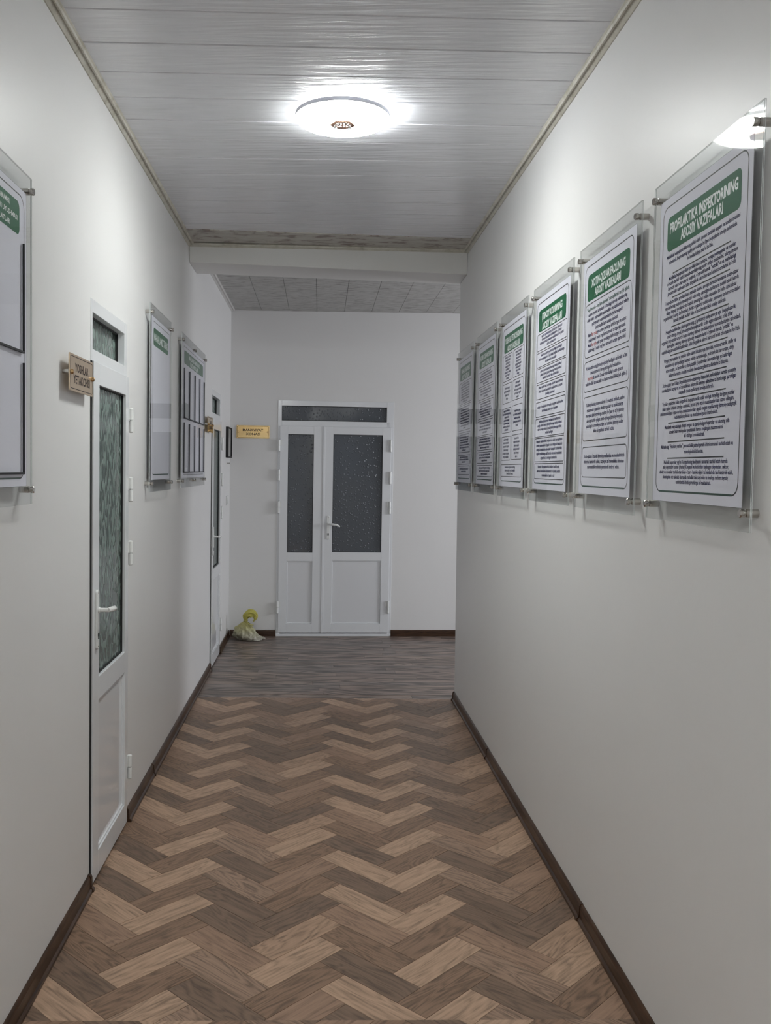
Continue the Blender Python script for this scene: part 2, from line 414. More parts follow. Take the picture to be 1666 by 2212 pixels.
window('fill_window_2', Matrix(((-1, 0, 0, .05), (0, 0, 1, YB), (0, 1, 0, .9), (0, 0, 0, 1))), 1.1, 1.4)  # unseen window added in the back wall to let in cool fill
# floor bed
m = MB(); m.box(XL - T, XR + T, YB - .15, 6.0, -0.1, -0.006); m.box(XL - T, 5.0, 6.0, 8.9, -0.1, -0.006)
FLOOR = tag(m.build('floor', M_CONC), kind='structure')
# ceiling slab above the panels
m = MB(); m.box(XL - T, XR + T, YB - .15, 6.0, 3.0, 3.12); m.box(XL - T, 5.0, 6.0, 8.9, 3.06, 3.14)
CEIL = tag(m.build('ceiling', M_BEAM), kind='structure')

# ------------------------------------------------------------------ polygon clipping
def clip(poly, a, b, c):
    """keep a*x + b*y <= c"""
    out = []
    for i in range(len(poly)):
        p, q = poly[i], poly[(i + 1) % len(poly)]
        dp, dq = a * p[0] + b * p[1] - c, a * q[0] + b * q[1] - c
        if dp <= 0: out.append(p)
        if (dp < 0 < dq) or (dq < 0 < dp):
            t = dp / (dp - dq); out.append((p[0] + (q[0] - p[0]) * t, p[1] + (q[1] - p[1]) * t))
    return out
def parea(p): return abs(sum(p[i][0] * p[(i + 1) % len(p)][1] - p[(i + 1) % len(p)][0] * p[i][1] for i in range(len(p)))) / 2
def shrink_uv(u0, u1, v0, v1, g=0.0008): return u0 + g, u1 - g, v0 + g, v1 - g

# herringbone vinyl: '/' planks run away-right, '\' planks run near-right
S2 = math.sqrt(2)
PW, PL = 0.1094, 0.3196          # plank width and length
X0, Z0, DZ = -0.3555, 6.003, 0.15477   # right corner of '/' plank number 0 in the first column
CW = PL * S2                     # column spacing
C_SL1 = {0: W_LIGHT, 1: W_MID}
C_SL2 = {2: W_LIGHT, 3: W_MID, 4: W_TAN, 5: W_MID, 0: W_DARK, 1: W_LTAN}
C_BS1 = {1: W_TAN, 2: W_SPOT, 3: W_DARK, 4: W_SPOT, 5: W_DARK, 0: W_DARK}
C_BS2 = {5: W_LIGHT, 0: W_TAN, 1: W_MID, 2: W_DARK, 3: W_LIGHT, 4: W_DARK}
C_SL1 = {0: W_LIGHT, 1: W_MID, 2: W_LIGHT, 3: W_MID, 4: W_LIGHT, 5: W_MID}
planks = []
YN = 2.52                        # seam across the vinyl near the bottom edge of the photo
def add_plank(ux0, ux1, vx0, vx1, along, mat, lo, hi, zt):
    u0, u1, v0, v1 = shrink_uv(ux0, ux1, vx0, vx1)
    P = [((u + v) / S2, (u - v) / S2) for u, v in ((u0, v1), (u1, v1), (u1, v0), (u0, v0))]
    P = clip(P, -1, 0, -(XL + .002)) ; 
    if P: P = clip(P, 1, 0, XR - .002)
    if P: P = clip(P, 0, 1, hi)
    if P: P = clip(P, 0, -1, -lo)
    if len(P) < 3 or parea(P) < 2e-4: return
    planks.append((P, along, mat, (u0, v0), zt))
def lay(x0, z0, lo, hi, zt=0.0):
    for col in range(-3, 5):
        kx = x0 + col * CW
        for k in range(-4, 60):
            rx, rz = kx, z0 - k * DZ
            if rz < lo - 0.5 or rz > hi + 0.5: continue
            U, V = (rx + rz) / S2, (rx - rz) / S2
            par = col % 2; kk = k % 6
            add_plank(U - PL, U, V - PW, V, 'u', (C_SL1 if par == 0 else C_SL2)[kk], lo, hi, zt)
            add_plank(U - PW, U, V, V + PL, 'v', (C_BS1 if par == 0 else C_BS2)[kk], lo, hi, zt)
lay(X0, Z0, YN, YSEAM)
near_start = len(planks)
lay(X0 + 0.20, Z0 + 0.04, YB, YN - 0.001, 0.0008)
def plank_uv(al, o, ox, oy):
    def f(co, pi):
        u, v = (co.x + co.y) / S2 - o[0], (co.x - co.y) / S2 - o[1]
        return (u + ox, v + oy) if al == 'u' else (v + ox, u + oy)
    return f
near = planks[near_start:]
for i, (P, al, mat, o, zt) in enumerate(planks[:near_start]):
    mb = MB().prism(P, -0.0058, 0.0); ox, oy = random.uniform(0, 40), random.uniform(0, 40)
    mb.uv = plank_uv(al, o, ox, oy)
    mb.build('plank', mat, FLOOR)
mats = [W_LIGHT, W_LTAN, W_TAN, W_SPOT, W_MID, W_DARK]
mb = MB(); uvl = []
for (P, al, mat, o, zt) in near:
    n0 = len(mb.f); mb.prism(P, -0.0058, zt, mats.index(mat)); fn = plank_uv(al, o, random.uniform(0, 40), random.uniform(0, 40))
    uvl += [fn] * (len(mb.f) - n0)
mb.uv = lambda co, pi: uvl[pi](co, pi)
tag(mb.build('near_planks', mats, FLOOR), kind='stuff')
# far laminate: boards run across the corridor
y = YSEAM; row = 0
while y < 8.62:
    h = 0.0965; x = XL - random.uniform(0, 0.9)
    while x < 4.85:
        L = 1.05
        x0, x1 = max(x, XL + .001), min(x + L, 4.85)
        if y < 6.09 and False: pass
        if x1 - x0 > 0.01:
            P = [(x0 + .0006, y + .0005), (x1 - .0006, y + .0005), (x1 - .0006, y + h - .0005), (x0 + .0006, y + h - .0005)]
            P = clip(P, -FK, 1, FY - .002)
            if P and len(P) > 2 and parea(P) > 1e-3:
                mb = MB().prism(P, -0.0055, -0.0015 if row == 0 else 0.0); ox, oy = random.uniform(0, 40), random.uniform(0, 40)
                mb.uv = (lambda ox, oy: lambda co, pi: (co.x * .45 + ox, co.y * .40 + oy))(ox, oy)
                mb.build('floorboard', random.choice(W_GREY), FLOOR)
        x += L
    y += h; row += 1
mb = MB().box(XR + T, 4.85, 6.081, YSEAM, -0.006, 0.0); mb.uv = lambda co, pi: (co.x, co.y)
mb.build('floorboard', W_GREY[0], FLOOR)

# ------------------------------------------------------------------ ceiling panels (laid across, slightly askew) 
cz = lambda x, y: 0.0251 * (x - XL)          # the ceiling rises to the right
ZC = 2.925
def seamY(yc, x): return yc + 0.042 * x
SEAM0, SP = 2.896, 0.2205
j = -31; prev = None
while True:
    y0 = SEAM0 + j * SP; y1 = y0 + SP; j += 1
    if y0 > 5.75: break
    g = 0.0022
    P = [(XL + .001, seamY(y0 + g, XL)), (XR - .001, seamY(y0 + g, XR)), (XR - .001, seamY(y1 - g, XR)), (XL + .001, seamY(y1 - g, XL))]
    # far limit: start of the mottled strip, Y = 5.404 left, 5.655 right
    sl = (5.655 - 5.404) / (XR - XL)
    P = clip(P, -sl, 1, 5.404 - sl * XL - .001); 
    if P: P = clip(P, 0, -1, -YB)
    if not P or len(P) < 3 or parea(P) < 1e-3: continue
    dz = random.uniform(0, 0.0012)
    mb = MB().prism(P, ZC + dz, ZC + 0.009, zf=cz); mb.build('ceiling_panel', M_CEIL, CEIL, bevel=0.003)
# backing so the joints between panels read as shallow grooves
mb = MB().prism([(XL, YB), (XR, YB), (XR, 5.9), (XL, 5.7)], ZC + .009, ZC + .012, zf=cz); mb.build('panel_backing', flat('pvc_groove', (.42, .42, .43), .5), CEIL)
# mottled strip before the beam
P = [(XL + .02, 5.404), (XR - .02, 5.655), (XR - .005, 5.915), (XL + .005, 5.69)]
tag(MB().prism(P, ZC - .003, ZC + .008, zf=cz).build('trim_1', M_STRIP, bevel=.001), 'mottled stone print strip between white ceiling panels and beam', kind='structure')
# crown mouldings
def crown(name, pts, n_in, mats, zoff=0.0, w=0.034, h=0.022, kind_cz=True):
    """pts: two XY points on the wall line; n_in: inward normal"""
    (xa, ya), (xb, yb) = pts; nx, ny = n_in
    prof = [(0, -h), (0.004, -h), (w * .55, -h * .35), (w * .62, -h * .62), (w * .80, -h * .62), (w * .86, -h * .2), (w, 0), (w, .004), (0, .004)]
    mb = MB(); k = len(prof)
    for (x, y) in ((xa, ya), (xb, yb)):
        for (d, z) in prof:
            X, Y = x + nx * d, y + ny * d
            mb.v.append((X, Y, zoff + z + (cz(X, Y) if kind_cz else 0)))
    for i in range(k):
        jn = (i + 1) % k; mb.f.append((i, jn, k + jn, k + i)); mb.m.append(0)
    mb.f.append(tuple(range(k))); mb.m.append(0); mb.f.append(tuple(k + i for i in range(k))); mb.m.append(0)
    return tag(mb.build(name, mats, bevel=0), kind='structure')
crown('trim_2', ((XL, YB), (XL, 5.73)), (1, 0), M_CROWN, ZC)
crown('trim_3', ((XR, YB), (XR, 5.94)), (-1, 0), M_CROWN, ZC)
# beam
BL0, BR0, BL1, BR1 = 5.765, 5.955, 6.104, 6.266
# moulding along the beam face
nb = Vector((BR0 - BL0, -(XR - XL))).normalized()
crown('trim_4', ((XL, BL0), (XR, BR0)), (nb.x, nb.y), M_CROWN, ZC, w=.03, h=.016)
m = MB(); m.prism([(XL, BL0), (XR, BR0), (XR, BR1), (XL, BL1)], 2.815, 3.06)
tag(m.build('beam', M_BEAM, bevel=.004), kind='structure')
# lintel closing the side corridor side of the beam
m = MB(); m.box(XR, XR + T, 6.13, 6.3, 3.0, 3.1)
# far ceiling: panels run away from the viewer
fz = lambda x, y: 0.0145 * (x - XL) if x < 1.5 else 0.0145 * (1.5 - XL)
ZF = 2.978
xs = [XL + .03] + [-0.55 + .2505 * i for i in range(24)]
for a, b in zip(xs[:-1], xs[1:]):
    if a > 4.8: break
    P = [(a + .0012, 6.09), (b - .0012, 6.09), (b - .0012, 8.8), (a + .0012, 8.8)]
    P = clip(P, -FK, 1, FY - .001)
    if a < XR + T: 
        sl = (BR1 - BL1) / (XR - XL); P = clip(P, sl, -1, -(BL1 - sl * XL) + .0)
    MB().prism(P, ZF + random.uniform(0, .001), ZF + .01, zf=fz).build('ceiling_panel', M_FARCEIL, CEIL)
MB().prism([(XL, 6.09), (1.5, 6.09), (1.5, 8.55), (XL, 8.42)], ZF + .0101, ZF + .013, zf=fz).prism([(1.5, 6.09), (4.9, 6.09), (4.9, 8.72), (1.5, 8.55)], ZF + .0101, ZF + .013, zf=fz).build('panel_backing', flat('dark_groove', (.05, .05, .05), .8), CEIL)
crown('trim_5', ((XL, 6.13), (XL, 8.43)), (1, 0), M_CROWNW, ZF, w=.036, h=.012, kind_cz=False)

# ------------------------------------------------------------------ skirting
def skirting(name, pts, n_in, side, capA=False, capB=False):
    (xa, ya), (xb, yb) = pts; nx, ny = n_in
    prof = [(0, 0), (.020, 0), (.0195, .010), (.013, .016), (.0115, .050), (.008, .058), (.003, .060), (0, .060)]
    mb = MB(); k = len(prof)
    for (x, y) in ((xa, ya), (xb, yb)):
        for d, z in prof: mb.v.append((x + nx * d, y + ny * d, z + .0005))
    for i in range(k):
        jn = (i + 1) % k; mb.f.append((i, jn, k + jn, k + i)); mb.m.append(0)
    mb.f.append(tuple(range(k))); mb.m.append(0); mb.f.append(tuple(k + i for i in range(k))); mb.m.append(0)
    d = Vector((xb - xa, yb - ya)).normalized(); off = random.uniform(0, 9)
    mb.uv = lambda co, pi: ((co.x * d.x + co.y * d.y) * .6 + off, co.z + off)
    o = tag(mb.build(name, W_SKIRT), kind='structure')
    for flag, (x, y), s in ((capA, (xa, ya), 1), (capB, (xb, yb), -1)):
        if not flag: continue
        c = MB(); pr = [(p[0] * 1.12 + (.0012 if p[0] > 0 else 0), p[1] * 1.03) for p in prof]
        for t0 in (-.004 * s, .014 * s):
            for dd, z in pr: c.v.append((x + nx * dd + d.x * t0, y + ny * dd + d.y * t0, z + .0008))
        for i in range(k):
            jn = (i + 1) % k; c.f.append((i, jn, k + jn, k + i)); c.m.append(0)
        c.f.append(tuple(range(k))); c.m.append(0); c.f.append(tuple(k + i for i in range(k))); c.m.append(0)
        c.uv = lambda co, pi: (co.y, co.z)
        c.build('end_cap', W_SKIRT, o)
    return o
skirting('baseboard_left', ((XL, YB), (XL, D1 - .012)), (1, 0), 'l', capB=True)
skirting('baseboard_left', ((XL, D1 + DW + .030), (XL, 4.57)), (1, 0), 'l', capA=True)
skirting('baseboard_left', ((XL, 4.5715), (XL, D2 - .012)), (1, 0), 'l', capA=True, capB=True)
skirting('baseboard_left', ((XL, D2 + DW + .030), (XL, 8.428)), (1, 0), 'l', capA=True)
skirting('baseboard_right', ((XR, YB), (XR, 3.088)), (-1, 0), 'r')
skirting('baseboard_right', ((XR, 3.0895), (XR, 4.87)), (-1, 0), 'r', capA=True)
skirting('baseboard_right', ((XR, 4.8715), (XR, 6.135)), (-1, 0), 'r', capA=True, capB=True)
def fw(s, d=0.0): return (s * math.cos(FTH) + d * math.sin(FTH), FY + s * math.sin(FTH) - d * math.cos(FTH))
nf = (math.sin(FTH), -math.cos(FTH))
skirting('baseboard_far', (fw(-0.81), fw(DX0 - .002)), nf, 'f')
skirting('baseboard_far', (fw(DX1 + .002), fw(4.8)), nf, 'f')

# ------------------------------------------------------------------ doors
def handle(parent, x, y, z, side, lever=.105, droop=0.012):
    """long white plate with lever; side +1 lever points to +x"""
    h = MB(); h.prism(rrect(x - .0145, x + .0145, y - .145, y + .075, .013), z, z + .009)
    hp = h.build('handle_plate', M_HINGE, parent, smooth=True, bevel=.002)
    l = MB(); l.lathe([(.011, z + .009), (.011, z + .014), (.008, z + .016), (.008, z + .045)], 16, 'z', (x, y, 0))
    pts = [(x, y, z + .044), (x + side * .012, y, z + .050), (x + side * .04, y - .002, z + .051), (x + side * .075, y - .001 - droop * .3, z + .050), (x + side * lever, y + .006 - droop * 1.4, z + .046)]
    l.tube(pts, [.0085, .0095, .0105, .010, .0075], 12)
    l.build('lever', M_HINGE, parent, smooth=True)
    k = MB(); k.lathe([(.0075, z + .009), (.0075, z + .0115)], 14, 'z', (x, y - .092, 0)); k.box(x - .0035, x + .0035, y - .108, y - .092, z + .009, z + .0112)
    k.build('keyhole', M_BLACK, parent)
    s = MB()
    for yy in (y + .062, y - .134): s.lathe([(.0035, z + .009), (.003, z + .0102)], 10, 'z', (x, yy, 0))
    s.build('screw', M_STEEL, parent)
def hinge(parent, x, y0, y1, z, side):
    h = MB(); ym = (y0 + y1) / 2
    h.lathe([(.005, y0 - .004), (.0108, y0), (.0108, ym - .0022), (.005, ym - .0020), (.005, ym + .0020), (.0108, ym + .0022), (.0108, y1), (.005, y1 + .004)], 14, 'y', (x, 0, z + .011))
    h.box(min(x, x - side * .028), max(x, x - side * .028), ym + .002, y1 - .002, z, z + .007)
    h.box(min(x - side * .004, x + side * .018), max(x - side * .004, x + side * .018), y0 + .002, ym - .002, z - .004, z + .003)
    h.build('hinge', M_HINGE, parent, smooth=True)
def leaf(parent, x0, x1, y0, y1, gx0, gx1, gy0, gy1, px0, px1, py0, py1, z, pane_mat, name='door_leaf'):
    """stiles and rails as one welded frame with glass above and solid panel below"""
    m = MB(); t0 = z - .05
    m.box(x0, gx0, y0, y1, t0, z); m.box(gx1, x1, y0, y1, t0, z)
    m.box(gx0, gx1, gy1, y1, t0, z); m.box(gx0, gx1, py1, gy0, t0, z); m.box(gx0, gx1, y0, py0, t0, z)
    L = m.build(name, M_PVC, parent, bevel=.0015)
    g = MB(); g.ring(gx0, gx1, gy0, gy1, .004, .004, .004, .004, z - .030, z - .012)
    g.build('gasket', M_GASKET, L)
    b = MB(); b.ring(gx0, gx1, py0, py1, .009, .009, .009, .009, z - .03, z - .006); b.build('glazing_bead', M_PVC, L, bevel=.003)
    MB().box(gx0 + .001, gx1 - .001, gy0 + .001, gy1 - .001, z - .026, z - .020).build('glass_pane', pane_mat, L)
    MB().box(gx0 + .001, gx1 - .001, py0 + .001, py1 - .001, z - .030, z - .012).build('lower_panel', M_PVC2, L)
    return L
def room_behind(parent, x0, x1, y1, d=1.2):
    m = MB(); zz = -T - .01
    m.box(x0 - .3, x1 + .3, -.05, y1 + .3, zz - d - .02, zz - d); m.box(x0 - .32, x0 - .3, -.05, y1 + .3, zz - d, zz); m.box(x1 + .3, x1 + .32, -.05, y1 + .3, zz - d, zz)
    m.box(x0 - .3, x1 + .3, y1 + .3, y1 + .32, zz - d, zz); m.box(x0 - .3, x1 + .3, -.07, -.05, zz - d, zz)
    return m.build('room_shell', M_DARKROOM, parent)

def single_door(name, y, pane, tpane):
    e = empty(name, frame_left(y, 0)); tag(e, kind='structure')
    w = DW
    # frame: head, jambs, transom bar; flush with the plaster
    m = MB(); m.box(0, .026, 0, DH, -.075, .002); m.box(w - .048, w, 0, DH, -.075, .002)
    m.box(.026, w - .048, DH - .046, DH, -.075, .002); m.box(.026, w - .048, 1.915, 1.970, -.075, .002)
    m.box(.026, w - .048, 0, .012, -.075, -.01)
    m.build('frame', M_PVC, e, bevel=.0015)
    MB().ring(.026, w - .048, 1.970, DH - .046, .005, .005, .005, .005, -.040, -.026).build('gasket', M_GASKET, e)
    MB().box(.027, w - .049, 1.971, DH - .047, -.044, -.036).build('transom_pane', tpane, e)
    MB().box(-.0005, .009, .006, 1.926, -.02, .0045).build('rubber_seal', M_GASKET, e)
    L = leaf(e, .010, w + .004, .014, 1.926, .098, w - .052, .765, 1.846, .085, w - .05, .105, .678, .010, pane)
    handle(L, .052, 1.022, .010, 1)
    for a, b in ((1.697, 1.795), (1.402, 1.500), (1.129, 1.228), (.197, .297)): hinge(e, w + .026, a, b, .004, 1)
    room_behind(e, 0, w, 2.2)
    return e
single_door('door_1', D1, M_GFLUTE, M_GFLUTE)
single_door('door_2', D2, M_GSAT, M_GFLUTE)
# far double door
e = empty('door_3', frame_far(0, 0)); tag(e, kind='structure')
m = MB(); m.box(DX0, -.358, 0, DHF, -.075, .004); m.box(.611, DX1, 1.94, DHF, -.075, .004); m.box(.645, DX1, 0, 1.94, -.075, .004); m.box(-.358, .611, 2.128, DHF, -.075, .004); m.box(-.358, .645, 1.940, 1.992, -.075, .004)
m.box(DX0, DX1, 0, .024, -.075, .012)
m.build('frame', M_PVC, e, bevel=.002)
MB().ring(-.358, .611, 1.992, 2.128, .005, .005, .005, .005, -.03, -.010).build('gasket', M_GASKET, e)
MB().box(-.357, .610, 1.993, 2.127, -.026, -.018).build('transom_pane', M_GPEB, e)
MB().box(.0335, .0425, .03, 1.938, -.04, .008).build('rubber_seal', M_GASKET, e)
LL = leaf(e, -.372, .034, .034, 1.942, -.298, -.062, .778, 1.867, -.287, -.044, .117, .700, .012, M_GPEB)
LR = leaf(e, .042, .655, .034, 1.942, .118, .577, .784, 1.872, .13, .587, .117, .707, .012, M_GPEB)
MB().box(.024, .044, .034, 1.942, .012, .018).build('meeting_strip', M_PVC, e, bevel=.002)
handle(LR, .081, 1.046, .012, 1, droop=.02)
for a, b in ((1.712, 1.814), (1.442, 1.542), (1.143, 1.249), (.217, .325)): hinge(e, -.380, a, b, .010, -1)
for a, b in ((1.720, 1.826), (1.422, 1.532), (1.146, 1.257), (.219, .332)): hinge(e, .650, a, b, .010, 1)
room_behind(e, DX0, DX1, 2.2)

# ------------------------------------------------------------------ lettering (all text curves are meshed in one pass)
TEXTJOBS = []
def text_later(parent, name, mat, z, lines, label=None):
    """lines: (string, cx, cy, width or None, height, bold)  width None -> natural * 0.62"""
    TEXTJOBS.append((parent, name, mat, z, lines, label))
def run_text():
    cache = {}; objs = []
    for job in TEXTJOBS:
        for ln in job[4]:
            s, bold = ln[0], ln[5]
            if (s, bold) in cache: continue
            cu = bpy.data.curves.new('t', 'FONT'); cu.body = s; cu.size = 1.0; cu.resolution_u = 2; cu.align_x = 'LEFT'; cu.offset = bold
            o = bpy.data.objects.new('t', cu); COL.objects.link(o); cache[(s, bold)] = o
    dg = bpy.context.evaluated_depsgraph_get(); dg.update(); res = {}
    for k, o in cache.items():
        me = bpy.data.meshes.new_from_object(o.evaluated_get(dg))
        vs = [tuple(v.co) for v in me.vertices]; fs = [tuple(p.vertices) for p in me.polygons]
        if vs:
            xs = [v[0] for v in vs]; res[k] = (vs, fs, min(xs), max(xs))
        bpy.data.meshes.remove(me)
    for o in cache.values():
        c = o.data; bpy.data.objects.remove(o); bpy.data.curves.remove(c)
    for parent, name, mat, z, lines, label in TEXTJOBS:
        mb = MB()
        for s, cx, cy, w, h, bold in lines:
            if (s, bold) not in res: continue
            vs, fs, a, b = res[(s, bold)]
            sy = h / 0.70                       # 0.70 = capital height of the font
            sx = w / (b - a) if w else sy * 0.6
            n = len(mb.v)
            mb.v += [(cx + (x - (a + b) / 2) * sx, cy - h / 2 + y * sy, z) for x, y, _ in vs]
            mb.f += [tuple(n + i for i in f) for f in fs]; mb.m += [0] * len(fs)
        if mb.v:
            o = mb.build(name, mat, parent, fix=False)
            if label: o['label'] = label

# ------------------------------------------------------------------ information boards
def standoff(e, x, y, z1):
    m = MB(); m.lathe([(.0095, .0005), (.0095, z1 - .0005), (.0075, z1), (.0075, z1 + .0035), (.0098, z1 + .0037), (.0098, z1 + .011), (.0080, z1 + .013)], 18, 'z', (x, y, 0))
    m.build('standoff', M_STEEL, e, smooth=True)
SZ = .022     # distance of the acrylic from the wall
def board(mw, w, h, label, paper, mid_screws=False, group='acrylic boards'):
    """local origin: bottom centre of the acrylic on the wall"""
    e = empty('information_board', mw); tag(e, label, 'notice board', group)
    hw = w / 2
    for nm, z0, z1, mt in (('back_sheet', SZ + .0007, SZ + .0022, M_ACRB), ('front_sheet', SZ + .0038, SZ + .0053, M_ACR)):
        m = MB(); m.box(-hw, hw, 0, h, z0, z1)
        for i in (2, 3, 4, 5): m.m[i] = 1
        m.build(nm, [mt, M_EDGE], e)
    for sx in (-1, 1):
        for yy in (.040, h - .040): standoff(e, sx * (hw - .022), yy, SZ + .0056)
    if mid_screws:
        for yy in (.040, h - .040): standoff(e, 0.0, yy, SZ + .0056)
    x0, x1, y0, y1 = paper
    MB().box(x0, x1, y0, y1, SZ + .0023, SZ + .0029).build('poster', M_PAPER, e)
    MB().stroke([(x0, y0), (x1, y0), (x1, y1), (x0, y1)], .0012, SZ + .00295, closed=True).build('poster_edge', M_BLACK, e)
    return e
ZT = SZ + .0031      # height of the print layer
ZT2 = SZ + .00325
YW = 1.430           # bottom of every board
def yl(z): return z - YW
def bars(e, segs, name='pocket_frame'):
    m = MB()
    for (xa, ya, xb, yb, w) in segs:
        m.box(min(xa, xb) - (w / 2 if xa == xb else 0), max(xa, xb) + (w / 2 if xa == xb else 0), min(ya, yb) - (w / 2 if ya == yb else 0), max(ya, yb) + (w / 2 if ya == yb else 0), SZ + .0057, SZ + .0112)
    return m.build(name, M_BLACK, e)
def frame_lines(e, x0, x1, y0, y1, r=.028, w=.0034, bottom_green=True):
    m = MB(); m.stroke(rrect(x0, x1, y0, y1, r, 8), w, ZT, closed=True); m.build('border_line', M_BLACK, e)
    if bottom_green: MB().stroke([(x0 + r, y0), (x1 - r, y0)], .0048, ZT + .00005).build('border_line', M_DGREEN, e)['label'] = 'thick dark green bottom line'
def banner(e, x0, x1, y0, y1):
    MB().poly(rrect(x0, x1, y0, y1, .018, 6), ZT).build('title_banner', M_GREEN, e)
WORDS = ("mahallada fuqarolar bilan hamkorlikda ishlarni tashkil etish va amalga oshirish hamda ijtimoiy himoyaga muhtoj oilalarni aniqlash "
         "yoshlar bandligini ta'minlash ularning muammolarini o'rganish va hal etishga ko'maklashish xotin-qizlar huquqlari tadbirkorlikni rivojlantirish "
         "aholi murojaatlarini ko'rib chiqish tegishli tashkilotlarga taklif kiritish daromad manbalarini shakllantirish ro'yxatini yuritish").split()
def filler(n_chars, rnd):
    s = ''; i = rnd.randrange(len(WORDS))
    while len(s) < n_chars: s += (' ' if s else '') + WORDS[i % len(WORDS)]; i += 1
    return s
def para(lines, ytop, ybot, cx, wmax, h=.0092, ref=None, step=None):
    """spread lines between ytop and ybot; width proportional to the length of the longest line"""
    n = len(lines); step = min(step or .0185, (ytop - ybot - .011) / max(n, 1))
    mx = ref or max(len(s) for s in lines); out = []
    mid = (ytop + ybot) / 2 + .0022
    for i, s in enumerate(lines):
        out.append((s, cx, mid + (n - 1) / 2 * step - i * step, wmax * len(s) / mx, h, .020))
    return out

PAP = (-.2655, .2655, yl(1.480), yl(2.273))
def right_board(yc, title, label):
    e = board(frame_right(yc, YW), .618, .896, label, PAP, group='acrylic boards along the right wall')
    frame_lines(e, -.243, .243, yl(1.506), yl(2.250))
    banner(e, -.213, .213, yl(2.131), yl(2.220))
    text_later(e, 'title_lettering', M_WPRINT, ZT2, title)
    return e
def T1(s, y, w, h=.0255, bold=.036): return (s, 0, yl(y), w, h, bold)

# --- board 1, nearest on the right wall
b1 = right_board(2.209, [T1('PROFILAKTIKA INSPEKTORINING', 2.190, .392), T1('ASOSIY VAZIFALARI', 2.157, .245)],
                 'acrylic notice board headed PROFILAKTIKA INSPEKTORINING, nearest on the right wall')
P1 = [["Mahallada huquqbuzarliklarning oldini olish, jamoat tartibini saqlash va xavfsiz muhitni", "ta'minlash, fuqarolarning qadriy urf-odatiga bo'lgan huquqlarini amalga oshirishda", "ko'maklashishga mas'ul bo'lish."],
      ["Mahallada huquqbuzarliklar profilaktikasi, ayniqsa, voyaga yetmaganlar va yoshlar", "o'rtasida tashkil etadi, huquqbuzarliklarning sodir etilish sabablarini, ularga imkon", "beruvchi shart-sharoitlarni aniqlash, o'rganadi hamda \"yettilik\" va va mahalladagi", "jamoatchilik tuzilmalar bilan birgalikda ularni bartaraf etish choralarini ko'rish."],
      ["Huquqbuzarliklar profilaktikasi, mahalla aholisi, ayniqsa birinchi navbatda xotin-qizlar", "va yoshlarning huquqiy madaniyatini oshirishga qaratilgan tadbirlarni tashkil etadi hamda", "ularga huquqiy yordamlar ko'rsatish, shuningdek ushbu masalalar bo'yicha ichki ishlar", "organlarining boshqa bo'linmalari, davlat organlari, tashkilotlar, ommaviy axborot vositalari", "hamda mahalla faollari bilan o'zaro hamkorlikni amalga oshirish."],
      ["Huquqbuzarliklardan jabrlanganlarning, g'ayriijtimoiy xulq-atvorga ega, huquqbuzarlik", "sodir etishga moyil, shuningdek huquqbuzarlik sodir etgan shaxslar, ichki ishlar", "organlari ro'yxatida turuvchi fuqarolarning ijtimoiy mobilizatsiyasi va moslashuvini ta'minlash,", "shuningdek ularning ijtimoiy iqtisodiy muammolarini o'rganadi hamda \"yettilik\" va", "mahalladagi jamoatchilik tuzilmalar bilan birgalikda ularni bartaraf etish choralarini ko'rish."],
      ["Voyaga yetmaganlar va yoshlar bilan ularni kitobxonga mutolaa, vatanparvarlik, milliy va", "umuminsoniy qadriyatlarga hurmat ruhida tarbiyalashga, yosh avlodni terrorizm, diniy", "ekstremizm, zo'ravonlik va shafqatsizlik g'oyalaridan himoyalashga yo'naltirilgan", "ishlarni bevosita amalga oshirish hamda targ'ibot tadbirlarini o'tkazish."],
      ["Xotin-qizlar faoli bilan birgalikda xotin-qizlarning huquqlari, erkinliklari hamda qonuniy", "manfaatlarini tazyiq va zo'ravonlikdan ishonchli himoya qilinishini ta'minlashga qaratilgan", "maqsadli chora-tadbirlarni amalga oshirish."],
      ["Yoshlar yetakchisi bilan birgalikda huquqbuzarlik sodir etishga moyilligi bo'lgan yoshlar", "bilan tizimli ishlarni amalga oshiradi, jazoni ijro etish muassasalaridan ozod qilingan,", "ixtisoslashtirilgan o'quv-tarbiya muassasalaridan qaytib kelgan yoshlarning ijtimoiy-pedagogik", "reabilitatsiya qilinish va moslashuviga ko'maklashish."],
      ["Mahallada migratsiyaga chiqib ketgan va qaytib kelgan fuqarolar va ularning oila", "a'zolari bilan muloqotlar uyushtirish hamda aniqlangan muammolarni", "hal etishga ko'maklashish."],
      ["Mahalladagi \"Fidokor yoshlar\" jamoatchilik patrul guruhi ishini samarali tashkil etish va", "muvofiqlashtirib borish."],
      ["Mahalla fuqarolar yig'ini Kengashining faoliyatini samarali tashkil etish hamda", "xalq deputatlari tuman (shahar) Kengashi va hududdan saylangan deputatlar, sektor,", "davlat va nodavlat tashkilotlar bilan o'zaro hamkorligini ta'minlashda faol ishtirok etish,", "shuningdek o'z vakolati doirasida mahalla raisi saylovida va boshqa muhim siyosiy", "tadbirlarda ishchi guruhlarga ko'maklashish."]]
seps = [2.131, 2.070, 2.008, 1.932, 1.858, 1.793, 1.744, 1.683, 1.634, 1.592, 1.518]
lines = []
for blk, a, b in zip(P1, seps[:-1], seps[1:]): lines += para(blk, yl(a), yl(b), 0, .446, .0094, ref=93, step=.0148 if len(blk) > 3 else .0150)
text_later(b1, 'body_lettering', M_INK, ZT2, lines)
m = MB()
for s in seps[1:-1]: m.stroke([(-.168, yl(s)), (.168, yl(s))], .0032, ZT)
m.build('divider_line', M_BLACK, b1)

